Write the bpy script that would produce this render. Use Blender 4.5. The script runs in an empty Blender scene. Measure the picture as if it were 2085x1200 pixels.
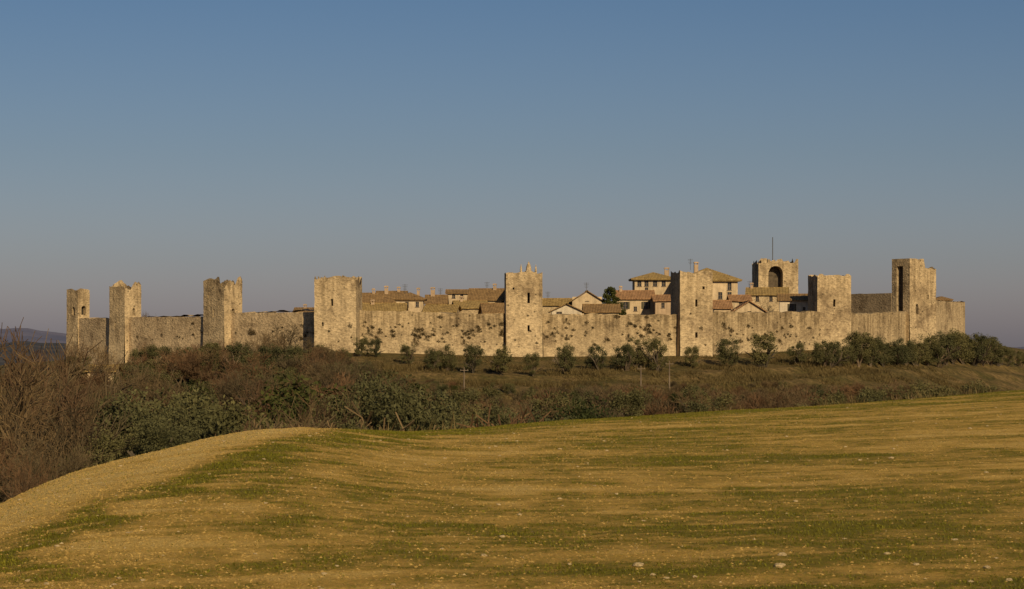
import bpy, math, random, bmesh
import numpy as np
from mathutils import Vector, noise as mn
random.seed(7); rng=np.random.default_rng(7)
F=4900.0; CX=1042.5; HY=705.0
def X(px,D): return (px-CX)*D/F
def Z(py,D): return (HY-py)*D/F
sc=bpy.context.scene; col=sc.collection
# ------------------------------------------------------------ sun / sky
AZ=math.radians(21); EL=math.radians(27)
s=Vector((math.sin(AZ)*math.cos(EL),-math.cos(AZ)*math.cos(EL),math.sin(EL)))
w=bpy.data.worlds.new("World"); sc.world=w; w.use_nodes=True
nt=w.node_tree; bg=nt.nodes["Background"]
sky=nt.nodes.new("ShaderNodeTexSky"); sky.sky_type='NISHITA'; sky.sun_disc=False
sky.sun_elevation=EL; sky.sun_rotation=math.pi-AZ; sky.air_density=1.0; sky.dust_density=1.2; sky.ozone_density=2.0
geo=nt.nodes.new("ShaderNodeTexCoord"); sep=nt.nodes.new("ShaderNodeSeparateXYZ")
nt.links.new(geo.outputs["Generated"],sep.inputs[0])
rmp=nt.nodes.new("ShaderNodeValToRGB"); nt.links.new(sep.outputs[2],rmp.inputs[0])
e=rmp.color_ramp.elements; e[0].position=0.0; e[0].color=(0.70,0.60,0.77,1); e[1].position=0.16; e[1].color=(0.315,0.40,0.52,1)
for p_,c_ in ((0.035,(0.545,0.52,0.65,1)),(0.08,(0.44,0.46,0.56,1))):
    e2=rmp.color_ramp.elements.new(p_); e2.color=c_
mx=nt.nodes.new("ShaderNodeMix"); mx.data_type='RGBA'; mx.blend_type='MULTIPLY'; mx.inputs[0].default_value=1
nt.links.new(sky.outputs[0],mx.inputs[6]); nt.links.new(rmp.outputs[0],mx.inputs[7]); nt.links.new(mx.outputs[2],bg.inputs[0])
bg.inputs[1].default_value=0.09
sl=bpy.data.lights.new("sun","SUN"); sl.energy=4.9; sl.angle=math.radians(0.5); sl.color=(1,0.81,0.52)
so=bpy.data.objects.new("sun",sl); col.objects.link(so); so.rotation_mode='QUATERNION'; so.rotation_quaternion=s.to_track_quat('Z','Y')
cam=bpy.data.cameras.new("camera"); co=bpy.data.objects.new("camera",cam); col.objects.link(co); sc.camera=co
co.rotation_euler=(math.pi/2,0,0); cam.sensor_width=36; cam.lens=36*F/2085; cam.shift_y=(HY-600)/2085; cam.clip_end=60000; cam.clip_start=0.5
sc.view_settings.view_transform='Standard'
# ------------------------------------------------------------ materials
class M:
    def __init__(s,name,rough=0.95):
        s.m=bpy.data.materials.new(name); s.m.use_nodes=True; s.t=s.m.node_tree
        s.p=s.t.nodes["Principled BSDF"]; s.p.inputs["Roughness"].default_value=rough
        s.p.inputs["Specular IOR Level"].default_value=0.12
    def n(s,ty,**k):
        a=s.t.nodes.new(ty)
        for q,v in k.items(): setattr(a,q,v)
        return a
    def l(s,a,b): s.t.links.new(a,b)
    def coord(s,rand=True,scale=(1,1,1),kind="Object"):
        tc=s.n("ShaderNodeTexCoord"); mp=s.n("ShaderNodeMapping"); mp.inputs["Scale"].default_value=scale
        out=tc.outputs[kind]
        if rand:
            oi=s.n("ShaderNodeObjectInfo"); mu=s.n("ShaderNodeMath",operation='MULTIPLY'); mu.inputs[1].default_value=70
            s.l(oi.outputs["Random"],mu.inputs[0]); va=s.n("ShaderNodeVectorMath",operation='ADD')
            s.l(out,va.inputs[0]); s.l(mu.outputs[0],va.inputs[1]); out=va.outputs[0]
        s.l(out,mp.inputs[0]); return mp.outputs[0]
    def noise(s,vec,scale,detail=4,rough=.6):
        a=s.n("ShaderNodeTexNoise"); a.inputs["Scale"].default_value=scale; a.inputs["Detail"].default_value=detail; a.inputs["Roughness"].default_value=rough
        s.l(vec,a.inputs["Vector"]); return a.outputs["Fac"]
    def ramp(s,fac,stops):
        r=s.n("ShaderNodeValToRGB"); s.l(fac,r.inputs[0]); e=r.color_ramp.elements
        while len(e)<len(stops): e.new(0.5)
        for i,(p,c) in enumerate(stops):
            e[i].position=p; e[i].color=(c,c,c,1) if isinstance(c,(int,float)) else (*c,1)
        return r.outputs[0]
    def mix(s,fac,a,b,mode='MIX'):
        m=s.n("ShaderNodeMix",data_type='RGBA',blend_type=mode)
        for i,v in ((0,fac),(6,a),(7,b)):
            if hasattr(v,'is_linked'): s.l(v,m.inputs[i])
            else: m.inputs[i].default_value=v if i==0 else (*v,1)
        return m.outputs[2]
    def bump(s,h,strength,dist):
        b=s.n("ShaderNodeBump"); b.inputs["Strength"].default_value=strength; b.inputs["Distance"].default_value=dist
        s.l(h,b.inputs["Height"]); s.l(b.outputs[0],s.p.inputs["Normal"])
    def color(s,c):
        if hasattr(c,'is_linked'): s.l(c,s.p.inputs["Base Color"])
        else: s.p.inputs["Base Color"].default_value=(*c,1)
def stone(name,lo,hi,streak=0.5,zlo=2.0,zhi=8.0,sc_=1.0):
    m=M(name); v=m.coord()
    c=m.ramp(m.noise(v,.20,8,.74),[(.37,lo),(.48,tuple((a+2*b)/3 for a,b in zip(lo,hi))),(.64,hi)])
    def cells(scale,ramp_):
        vo=m.n("ShaderNodeTexVoronoi"); vo.inputs["Scale"].default_value=1.0; m.l(m.coord(True,scale),vo.inputs["Vector"])
        sp=m.n("ShaderNodeSeparateColor"); m.l(vo.outputs["Color"],sp.inputs[0]); return vo,m.ramp(sp.outputs[0],ramp_)
    vo,cc=cells((2.4*sc_,2.4*sc_,4.0*sc_),[(0,.76),(.35,.97),(.8,1.05),(1,1.16)])
    c=m.mix(1.0,c,cc,'MULTIPLY')
    _,cc=cells((5*sc_,5*sc_,7*sc_),[(0,.78),(.4,1.0),(1,1.12)]); c=m.mix(1.0,c,cc,'MULTIPLY')
    c=m.mix(1.0,c,m.ramp(m.noise(v,1.3,8,.85),[(.37,(.62,.59,.54)),(.46,(.97,.96,.94)),(.7,(1.07,1.05,1.02))]),'MULTIPLY')
    st=m.noise(m.coord(True,(1.3,1.3,.10)),1.0,6,.7)
    tc=m.n("ShaderNodeTexCoord"); sz=m.n("ShaderNodeSeparateXYZ"); m.l(tc.outputs["Object"],sz.inputs[0])
    mr=m.n("ShaderNodeMapRange"); mr.inputs[1].default_value=zlo; mr.inputs[2].default_value=zhi; mr.inputs[3].default_value=0.1; mr.inputs[4].default_value=streak; m.l(sz.outputs[2],mr.inputs[0])
    c=m.mix(mr.outputs[0],c,m.mix(1.0,c,m.ramp(st,[(.38,(.42,.39,.34)),(.58,(.90,.88,.84))]),'MULTIPLY'))
    pv=m.n("ShaderNodeTexVoronoi"); pv.inputs["Scale"].default_value=1.0; pv.inputs["Randomness"].default_value=.55; m.l(m.coord(True,(.62,.62,.72)),pv.inputs["Vector"])
    c=m.mix(1.0,c,m.ramp(pv.outputs["Distance"],[(.085,.35),(.12,1.0)]),'MULTIPLY')
    m.color(c)
    m.bump(vo.outputs["Distance"],.5,.12); return m.m
m_tow=stone("tower_stone",(.235,.170,.098),(.50,.38,.222),.75,5,17)
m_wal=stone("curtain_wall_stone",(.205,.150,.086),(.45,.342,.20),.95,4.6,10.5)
m_wal2=stone("brightened_wall_stone",(.28,.20,.115),(.52,.39,.23),.5,4.8,10.5)  # lighter copy of the curtain stone, brightened where the sun only grazes
m_in=stone("shade_toned_wall_stone",(.15,.108,.064),(.26,.195,.12),.15,2,12)  # darkened wall stone, the shade of the inner face is in its colour
def plaster(name,c0):
    m=M(name); v=m.coord()
    c=m.mix(1.0,m.ramp(m.noise(v,.8,6,.7),[(.3,tuple(a*.65 for a in c0)),(.65,c0)]),m.ramp(m.noise(m.coord(True,(1.5,1.5,.15)),1,4),[(.35,.7),(.6,1)]),'MULTIPLY')
    m.color(c); m.bump(m.noise(v,5,4),.4,.08); return m.m
m_cream=plaster("cream_plaster",(.54,.40,.235)); m_pink=plaster("warm_plaster",(.46,.32,.19)); m_white=plaster("pale_plaster",(.60,.49,.34)); m_rub=stone("house_rubble_stone",(.26,.19,.11),(.46,.35,.205),.3,3,12,1.3)
def tiles(name,lo,hi):
    m=M(name); v=m.coord()
    c=m.ramp(m.noise(v,1.2,7,.75),[(.33,lo),(.66,hi)])
    wv=m.n("ShaderNodeTexWave",wave_type='BANDS',bands_direction='X'); wv.inputs["Scale"].default_value=1.1; wv.inputs["Distortion"].default_value=.6; m.l(m.coord(False),wv.inputs["Vector"])
    c=m.mix(1.0,c,m.ramp(wv.outputs["Fac"],[(0,.7),(.6,1.05)]),'MULTIPLY')
    c=m.mix(1.0,c,m.ramp(m.noise(v,5,3),[(.3,.6),(.6,1.1)]),'MULTIPLY')
    m.color(c); m.bump(wv.outputs["Fac"],.6,.10); return m.m
m_tile=tiles("weathered_brown_tiles",(.14,.084,.037),(.31,.19,.080)); m_tile2=tiles("orange_clay_tiles",(.19,.10,.045),(.41,.225,.105)); m_tile3=tiles("lichen_ochre_tiles",(.18,.115,.042),(.40,.27,.10))
m_dark=M("dark_interior"); m_dark.color((.03,.025,.018)); m_dark=m_dark.m  # near-black backing paints the shadow inside tower openings
m_shade=M("shaded_inner_masonry"); m_shade.color(m_shade.ramp(m_shade.noise(m_shade.coord(),1.2,6,.7),[(.35,(.05,.038,.024)),(.65,(.12,.09,.058))])); m_shade=m_shade.m  # masonry colour darkened to stand for shade inside the tall openings
m_pane=M("dark_window_glass",.25); m_pane.color((.03,.03,.032)); m_pane=m_pane.m
m_shut=M("green_brown_shutter",.7); m_shut.color((.07,.06,.035)); m_shut=m_shut.m
m_iron=M("dull_iron",.6); m_iron.color((.06,.055,.05)); m_iron=m_iron.m
m_wood=M("grey_weathered_wood"); m_wood.color(m_wood.ramp(m_wood.noise(m_wood.coord(True,(6,6,.6)),1),[(.3,(.09,.065,.045)),(.7,(.20,.15,.10))])); m_wood=m_wood.m
def foliage(name,lo,hi,sc_=.9):
    m=M(name,.8); c=m.ramp(m.noise(m.coord(),sc_,5,.8),[(.3,lo),(.7,hi)])
    oi=m.n("ShaderNodeObjectInfo"); c=m.mix(1.0,c,m.ramp(oi.outputs["Random"],[(0,(.62,.66,.66)),(1,(1.2,1.12,1.0))]),'MULTIPLY'); m.color(c); return m.m
m_olive=foliage("olive_foliage",(.042,.041,.014),(.130,.118,.050),3)
m_ever=foliage("evergreen_foliage",(.018,.023,.006),(.058,.062,.016),3)
m_twig=foliage("bare_twigs",(.066,.045,.023),(.150,.105,.054),1.5)
m_twigr=foliage("reddish_twigs",(.068,.038,.020),(.150,.088,.045),1.5)
m_bark=foliage("bark",(.055,.040,.026),(.14,.105,.07),2)
m_caper=foliage("wall_shrub_foliage",(.034,.024,.010),(.10,.070,.030),2)
m_under=foliage("undergrowth_stems",(.058,.043,.017),(.150,.110,.044),.08)
# ------------------------------------------------------------ mesh helpers
def mesh_np(name,verts,loops,k,mats,smooth=False,matidx=None):
    me=bpy.data.meshes.new(name); nv=len(verts); nf=len(loops)//k
    me.vertices.add(nv); me.vertices.foreach_set("co",np.asarray(verts,dtype=np.float32).ravel())
    me.loops.add(nf*k); me.loops.foreach_set("vertex_index",np.asarray(loops,dtype=np.int32).ravel())
    me.polygons.add(nf); me.polygons.foreach_set("loop_start",np.arange(nf,dtype=np.int32)*k); 
    me.polygons.foreach_set("use_smooth",np.full(nf,smooth))
    if matidx is not None: me.polygons.foreach_set("material_index",np.asarray(matidx,dtype=np.int32))
    for m in mats: me.materials.append(m)
    me.update(calc_edges=True); me.validate(); return me
def mesh_py(name,v,f,mats,idx=None):
    me=bpy.data.meshes.new(name); me.from_pydata([tuple(a) for a in v],[],f)
    for m in mats: me.materials.append(m)
    if idx: me.polygons.foreach_set("material_index",idx)
    me.update(); return me
def add(name,data,loc=(0,0,0),rot=0,scale=(1,1,1),parent=None,label=None,cat=None,kind=None,group=None):
    o=bpy.data.objects.new(name,data); col.objects.link(o); o.location=loc; o.rotation_euler=(0,0,rot); o.scale=scale
    if parent: o.parent=parent
    if label:o["label"]=label
    if cat:o["category"]=cat
    if kind:o["kind"]=kind
    if group:o["group"]=group
    return o
def box(v,f,a,b):
    i=len(v); x0,y0,z0=a; x1,y1,z1=b
    v+= [(x0,y0,z0),(x1,y0,z0),(x1,y1,z0),(x0,y1,z0),(x0,y0,z1),(x1,y0,z1),(x1,y1,z1),(x0,y1,z1)]
    f+= [tuple(i+q for q in t) for t in ((0,3,2,1),(4,5,6,7),(0,1,5,4),(1,2,6,5),(2,3,7,6),(3,0,4,7))]
# ------------------------------------------------------------ noise in numpy
def vnoise(x,y,seed):
    r=np.random.default_rng(seed).random((256,256)); xi=np.floor(x).astype(int); yi=np.floor(y).astype(int)
    fx=x-xi; fy=y-yi; fx=fx*fx*(3-2*fx); fy=fy*fy*(3-2*fy); g=lambda a,b:r[a%256,b%256]
    return (g(xi,yi)*(1-fx)+g(xi+1,yi)*fx)*(1-fy)+(g(xi,yi+1)*(1-fx)+g(xi+1,yi+1)*fx)*fy
def fbm(x,y,seed,o=4):
    t=0;a=.5
    for i in range(o): t=t+a*vnoise(x*2**i,y*2**i,seed+i); a*=.5
    return t
# ------------------------------------------------------------ terrain
def table(px,val,sm=40):
    g=np.arange(-1500,3600,10.0); y=np.interp(g,px,val); k=np.exp(-.5*(np.arange(-15,16)*10/sm)**2); k/=k.sum()
    y=np.convolve(np.pad(y,15,mode='edge'),k,mode='valid'); return lambda p: np.interp(p,g,y)
sil=table([-1200,-300,0,60,150,250,350,450,520,600,700,800,870,1000,1150,1300,1500,1700,1900,2085,2700,3300],
          [1330,1140,1029,1001,965,938,914,889,876,870,873,879,880,872,858,848,836,825,810,797,760,745],14)
DC=table([-600,0,300,600,850,1200,1600,2085,2800],[55,62,72,85,100,120,135,150,165],60)
DW=table([-800,-400,0,135,250,450,690,1065,1400,1690,1860,1957,2085,2500,3200],[600,540,480,430,416,398,382,391,401,426,456,485,500,560,640],20)
ZB=table([-800,-400,0,135,250,450,690,1065,1400,1690,1860,1957,2085,2500,3200],[-14,-10,-6,-4,-3.0,-1.7,-1.0,-1.8,-1.7,-.6,.3,.2,-1.8,-9,-16],25)
PR=([-4000,-900,-420,-260,-170,-60,0,8,20,27,30,44,48,70,115,160,220,400],[-45,-40,-26,-12,0,1.2,0,-.7,-2.2,-2.6,-3.6,-4.3,-5.3,-7.2,-9.6,-11.2,-12.8,-14])
def ground(px,D):
    px=np.asarray(px,float); D=np.asarray(D,float); x=X(px,D)
    scv=-(sil(px)-HY)/F; dc=DC(px); k=(.101+scv)*40/(dc-40)**2
    zf=scv*D-k*(D-dc)**2
    s40=scv+2*k*(dc-40); zn=-4.04-s40*14*(1-np.exp(-np.maximum(40-D,0)/14)); zf=np.where(D<40,zn,zf)
    e=D-dc; zbk=np.where(e<28,scv*D-.004*e*e,scv*(dc+28)-.004*784+(scv-.224)*(e-28)); zf=np.where(D>dc,zbk,zf)
    zf=zf+ (fbm(x*.12,D*.12,5)-.47)*.22*np.clip(1-np.abs(e)/60,0.25,1)*(D<dc+200)
    zf=zf+ (fbm(x*.8,D*.8,55,3)-.44)*.10*(D<dc+30)
    zh=ZB(px)+np.interp(DW(px)-D,PR[0],PR[1]); zh=zh+(fbm(x*.045,D*.045,9)-.47)*1.6*np.clip(np.abs(DW(px)-D)/60,0,1)+(fbm(x*.3,D*.3,19)-.47)*.5*np.clip((DW(px)-D)/20,0,1)
    d=zf-zh; return np.where(np.abs(d)<3,(zf+zh)/2+(d*d)/12+.75,np.maximum(zf,zh))
pxs=np.linspace(-900,3000,760)
def sheet(name,PX,D,mat):
    P=PX; z=ground(P,D); v=np.stack([X(P,D),D,z],-1).reshape(-1,3); a,b=P.shape
    i=np.arange(a*b).reshape(a,b); q=np.stack([i[:-1,:-1],i[:-1,1:],i[1:,1:],i[1:,:-1]],-1).reshape(-1)
    return mesh_np(name,v,q,4,[mat],True),P,D,z
def gmask(px,py,x,y):
    ph=math.radians(14); u=x*math.cos(ph)+y*math.sin(ph); v=-x*math.sin(ph)+y*math.cos(ph)
    u=u+3*vnoise(x*.2,y*.2,91); v=v+1.6*vnoise(x*.15,y*.15,92)
    r=fbm(u*.14,v*.6,31,4); r2=vnoise(u*.18,v*2.0,44); r3=vnoise(u*.25,v*4.2,45); L=fbm(x*.16,y*.16,23,4); f=fbm(x*.9,y*.9,67,3)
    g=.36+(r-.47)*.7+(L-.46)*.85+(r2-.5)*.30+(r3-.5)*.36+(f-.45)*.9
    d=py-sil(px); left=np.clip((700-px)/120,0,1)
    th=np.interp(px,[-300,0,350,620],[90,72,55,18])*(.4+1.3*L); g=g-left*.60*np.clip(1.2-np.abs(d/th)**2,0,1)
    c=np.interp(px,[-300,0,200,350,620,860],[130,108,92,78,34,4]); wd=np.interp(px,[0,350,860],[20,18,14])
    g=g+.46*np.exp(-((d-c-(r-.47)*90-(f-.45)*60-(L-.46)*60)/wd)**2)*np.clip((900-px)/60,0,1)
    g=g+.28*np.exp(-(d/12)**2)*np.clip((px-700)/100,0,1)
    g=g-.28*np.exp(-((px-250)/420)**2)*np.clip(1-np.abs(py-1050)/110,0,1)
    g=g+.18*np.clip((py-1000)/150,0,1)*np.clip((px-300)/700,-.1,1)
    return g
m=M("sown_field_soil")
v=m.coord(False)
at=m.n("ShaderNodeAttribute",attribute_name="green")
n1=m.noise(v,9,7,.8); n2=m.noise(v,2.2,7,.8)
ad=m.n("ShaderNodeMath",operation='MULTIPLY_ADD'); m.l(n1,ad.inputs[0]); ad.inputs[1].default_value=2.8; m.l(at.outputs["Fac"],ad.inputs[2])
ad2=m.n("ShaderNodeMath",operation='MULTIPLY_ADD'); m.l(n2,ad2.inputs[0]); ad2.inputs[1].default_value=1.8; m.l(ad.outputs[0],ad2.inputs[2])
mr=m.n("ShaderNodeMapRange"); mr.inputs[1].default_value=2.45; mr.inputs[2].default_value=2.95; m.l(ad2.outputs[0],mr.inputs[0])
mp_=m.n("ShaderNodeMapRange"); mp_.inputs[1].default_value=.2; mp_.inputs[2].default_value=-.40; m.l(at.outputs["Fac"],mp_.inputs[0])
soil=m.ramp(n1,[(.32,(.25,.148,.026)),(.5,(.57,.345,.072)),(.68,(.84,.55,.15))])
straw=m.ramp(n1,[(.32,(.38,.24,.06)),(.5,(.70,.475,.14)),(.68,(.90,.66,.26))])
grn=m.ramp(n1,[(.35,(.10,.092,.009)),(.65,(.26,.205,.020))])
m.color(m.mix(mr.outputs[0],m.mix(mp_.outputs[0],soil,straw),grn)); m.bump(m.noise(v,6,8,.85),1.0,.14); m_field=m.m
R=np.linspace(0,1,620)[:,None]; PXG=np.repeat(pxs[None,:],620,0); DE=DC(PXG)+26; DG=14*(DE/14)**R
fm,P,D,z=sheet("field",PXG,DG,m_field)
gm=gmask(P,HY-z*F/D,X(P,D),D)
a=fm.attributes.new("green",'FLOAT','POINT'); a.data.foreach_set("value",gm.ravel().astype(np.float32))
add("field",fm,kind="structure",label="sown golden field with thin green shoots",cat="field")
m=M("hillside_grass"); v=m.coord(False)
n1=m.noise(v,.12,8,.85); n2=m.noise(v,1.1,6,.85)
c=m.ramp(n1,[(.38,(.075,.064,.017)),(.5,(.135,.095,.032)),(.62,(.23,.15,.058))]); c=m.mix(1.0,c,m.ramp(n2,[(.34,.35),(.62,1.3)]),'MULTIPLY')
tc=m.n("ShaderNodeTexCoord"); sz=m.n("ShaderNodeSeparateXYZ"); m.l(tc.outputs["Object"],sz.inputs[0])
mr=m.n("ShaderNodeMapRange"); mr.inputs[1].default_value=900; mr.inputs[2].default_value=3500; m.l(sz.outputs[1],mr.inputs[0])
c=m.mix(mr.outputs[0],c,m.ramp(m.noise(v,.004,6,.7),[(.4,(.055,.07,.09)),(.6,(.10,.11,.13))])); m.color(c); m.bump(n2,.9,.6); m_hill=m.m  # far ground fades to blue-grey, distance haze painted into the colour
R=np.concatenate([np.linspace(0,.62,420),np.linspace(.63,1,60)])[:,None]; PXG=np.repeat(np.linspace(-900,3000,460)[None,:],480,0); D0=DC(PXG)+25.9
Rr=R; DG=np.where(Rr<.62, D0+(720-D0)*(Rr/.62), 720*(30000/720)**np.clip((Rr-.62)/.38,0,1))
hm,_,_,_=sheet("hillside",PXG,DG,m_hill); add("hillside_ground",hm,kind="structure",label="brown grassy hillside around the town walls",cat="hillside")
def far(name,pl,pr,D,tops,mat,lab,base=-60):
    n=160; P=np.linspace(pl,pr,n); t=np.interp(P,*tops); zt=Z(t,D)+(fbm(P*.02,P*0+D,3)-.47)*D*.0022
    rows=[]
    for q,dz in ((0,0.),(.25,.35),(.5,.62),(.75,.86),(1,1),(1.3,.6)):
        Dq=D*(.72+.28*q); rows.append(np.stack([X(P,D)*Dq/D,np.full(n,Dq),base+(zt-base)*dz],-1))
    v=np.array(rows); i=np.arange(6*n).reshape(6,n); q=np.stack([i[:-1,:-1],i[:-1,1:],i[1:,1:],i[1:,:-1]],-1).reshape(-1)
    add(name,mesh_np(name,v.reshape(-1,3),q,4,[mat],True),kind="structure",label=lab,cat="hills")
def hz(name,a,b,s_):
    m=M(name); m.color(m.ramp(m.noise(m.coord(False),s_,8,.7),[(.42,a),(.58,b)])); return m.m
far("distant_hills",-900,3000,9000,([-900,-300,0,60,130,200,400,900,1800,2100,3000],[645,660,671,670,680,694,703,706,708,706,690]),hz("haze_tinted_hills",(.09,.095,.145),(.135,.13,.175),.0022),"distant hills coloured with painted blue haze",-40)  # aerial haze is mixed into the blue-grey base colour of these hills
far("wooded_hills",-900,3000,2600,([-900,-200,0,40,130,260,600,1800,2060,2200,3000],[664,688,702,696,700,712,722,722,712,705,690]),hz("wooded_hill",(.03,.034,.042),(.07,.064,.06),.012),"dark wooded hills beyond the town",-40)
# ------------------------------------------------------------ stone panels
def rag(x,y,amp,seed):
    q=mn.noise(Vector((x*.55+seed,y*.55,seed)))*amp*1.3+ (mn.cell(Vector((x*1.1+seed*3,y*1.1,1)))-.5)*amp*.8
    return q
def jit(p,a,seed): 
    n_=mn.noise_vector(Vector((p[0]*.9+seed,p[1]*.9,p[2]*.9))); return (p[0]+n_[0]*a,p[1]+n_[1]*a,p[2])
def panel(V,Fc,I,o,U,w,h,inn,ops,topf,step=.5,ja=.07,seed=0,rev=.7,back=True,batter=0):
    us=set(np.round(np.linspace(0,w,max(2,int(w/step)+1)),4)); zs=set(np.round(np.linspace(0,h,max(2,int(h/(step*1.3))+1)),4))
    for a in ops: 
        us={q for q in us if not(a[0]-.15<q<a[1]+.15 and 0<q<w)}; zs={q for q in zs if not(a[2]-.15<q<a[3]+.15 and 0<q<h)}
    for a in ops: us|={a[0],a[1]}; zs|={a[2],a[3]}
    us=sorted(us); zs=sorted(zs); base=len(V)
    def P(u,z,d=0,j=True):
        b=-batter*max(0,1-z/h*1.6); p=(o[0]+U[0]*u+inn[0]*(d+b),o[1]+U[1]*u+inn[1]*(d+b),o[2]+z)
        if z>=h-1e-6: p=(p[0],p[1],p[2]+topf(p[0],p[1]))
        elif z>h-2.2: p=(p[0],p[1],min(p[2],o[2]+h+min(0,topf(p[0],p[1]))-(h-z)*.4)) if topf(p[0],p[1])<-(h-z)*.6 else p
        return jit(p,ja,seed) if j else p
    for z in zs:
        for u in us: V.append(P(u,z))
    n=len(us)
    for j in range(len(zs)-1):
        for i in range(n-1):
            uc=(us[i]+us[i+1])/2; zc=(zs[j]+zs[j+1])/2
            if any(a[0]<uc<a[1] and a[2]<zc<a[3] for a in ops): continue
            Fc.append((base+j*n+i,base+j*n+i+1,base+(j+1)*n+i+1,base+(j+1)*n+i)); I.append(0)
    for a in ops:
        u0,u1,z0,z1,ar=a
        pts=[(u0,z0),(u1,z0)]
        if ar:
            r=(u1-u0)/2; cu=(u0+u1)/2; zc=z1-r; arc=[(cu+r*math.cos(t),zc+r*math.sin(t)) for t in np.linspace(0,math.pi,13)]
            pts+=arc
            b=len(V); V.append(P(u1,z1)); V.append(P(u0,z1)); 
            for q in arc: V.append(P(*q))
            for k in range(6): Fc.append((b,b+2+k+1,b+2+k)); I.append(0)
            for k in range(6,12): Fc.append((b+1,b+2+k+1,b+2+k)); I.append(0)
            Fc.append((b,b+1,b+8)); I.append(0)
        else: pts+=[(u1,z1),(u0,z1)]
        b=len(V); m_=len(pts)
        for q in pts: V.append(P(*q))
        for q in pts: V.append(P(q[0],q[1],rev,False))
        for k in range(m_):
            k2=(k+1)%m_; Fc.append((b+k,b+k2,b+m_+k2,b+m_+k)); I.append(0)
        if back: Fc.append(tuple(b+m_+k for k in range(m_))); I.append(1)
def tower(px0,px1,D,top,yaw,ratio,lab,ops={},amp=.35,seed=1,topfn=None,zbase=-7.0,batter=.25,name="wall_tower",mat=None,rev=.9,dk=2.6,dark=None):
    W_=(px1-px0)*D/F; cxp=(px0+px1)/2; al=yaw-math.atan2(X(cxp,D),D); w=W_/(abs(math.cos(al))+ratio*abs(math.sin(al))); d=w*ratio
    H=Z(top,D)-zbase; V=[];Fc=[];I=[]
    tf=lambda x,y:(topfn(x/w,y/d) if topfn else 0)+rag(x,y,amp,seed)
    hw,hd=w/2,d/2
    sides={'front':((-hw,-hd,0),(1,0),w,(0,1)),'right':((hw,-hd,0),(0,1),d,(-1,0)),'back':((hw,hd,0),(-1,0),w,(0,-1)),'left':((-hw,hd,0),(0,-1),d,(1,0))}
    for k,(o,U,ln,inn) in sides.items():
        oo=[(u*ln-a/2,u*ln+a/2,z-zbase,z-zbase+h,ar) for (u,z,a,h,ar) in ops.get(k,[])]
        panel(V,Fc,I,o,U,ln,H,inn,oo,tf,.42,.06,seed,rev,True,batter)
    t=1.0; a,b=hw-t,hd-t
    for (o,U,ln,inn) in (((-a,-b,H-dk),(1,0),2*a,(0,1)),((a,-b,H-dk),(0,1),2*b,(-1,0)),((a,b,H-dk),(-1,0),2*a,(0,-1)),((-a,b,H-dk),(0,-1),2*b,(1,0))):
        panel(V,Fc,I,o,U,ln,dk-.35,inn,[],tf,.6,.05,seed)
    bs=len(V); V+= [(-a,-b,H-dk),(a,-b,H-dk),(a,b,H-dk),(-a,b,H-dk)]; Fc.append((bs,bs+1,bs+2,bs+3)); I.append(0)
    me=mesh_py(name,V,Fc,[mat or m_tow,dark or m_dark],I)
    o=add(name,me,(X(cxp,D),D,zbase),yaw,label=lab,cat="tower"); o["w"]=w; o["d"]=d
    return o
r=math.radians
T1=tower(135,183,432,588,r(-44),.75,"small square stone wall tower with arched opening",{'right':[(.5,5.6,1.0,1.6,True)],'front':[(.6,5.5,.9,1.5,True)]},.3,1)
T2=tower(222,288,420,579,r(-44),.80,"weathered square stone tower with one small window",{'right':[(.55,5.3,.55,1.3,True)],'front':[(.4,3,.35,1.2,False)]},.65,2,lambda x,y:-.7 if (x>.2 and y<-.1) else (.3 if x<-.2 else 0))
T3=tower(412,495,402,569,r(-46),.66,"broad ragged stone wall tower with arrow slit",{'front':[(.5,4.8,.4,1.4,False),(.25,8,.35,.6,False)],'right':[(.5,4.6,.6,1.6,True)]},.75,3,lambda x,y:-.9 if (x>.3 and y<-.15) else 0)
T4=tower(645,733,386,563,r(-6),.85,"broad weathered wall tower with crumbling top",{'front':[(.42,6.4,.35,1.1,False),(.2,3.2,.3,.6,False)]},.8,4)
T5=tower(1027,1104,395,555,r(3),.95,"tall square stone wall tower with level top",{'front':[(.62,7.0,.4,1.7,False),(.2,9.2,.3,.35,False),(.62,2.4,.35,1.0,False)]},.22,5)
T6=tower(1369,1447,405,552,r(13),.95,"square stone wall tower with shaded flank",{'front':[(.5,6.6,.4,1.2,False),(.72,9.5,.4,.5,False),(.5,1.4,.4,.9,False)]},.45,6)
T7=tower(1652,1726,430,559,r(10),.9,"square stone wall tower beside olive trees",{'front':[(.5,7.0,.4,1.3,False)],'left':[(.5,9,.4,.8,False)]},.35,7)
T8=tower(1815,1907,460,528,r(38),.62,"tallest corner tower with high open doorway",{'left':[(.45,6.3,1.6,8.9,False)],'front':[(.28,6.0,.7,2.0,True),(.7,9.0,.4,.8,False)]},.28,8,lambda x,y:-1.5 if x>.05 else .3,dk=2.2,dark=m_shade)
G=tower(1537,1619,505,529,r(6),.8,"inner gate tower with open arched bay and ruined top",{'front':[(.43,12.2,3.1,4.5,True)]},.6,9,lambda x,y:(.3 if abs(x)<.3 else -.15),0,.0,"gate_tower",m_tow,2.2,1.0,dark=m_shade)
v=[];f=[]; box(v,f,(-.07,-.07,0),(.07,.07,5.4)); box(v,f,(-.2,-.2,-.3),(.2,.2,.15))
add("lightning_rod",mesh_py("lightning_rod",v,f,[m_iron]),(-.5,0,Z(529,505)-.7),parent=G)
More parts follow.
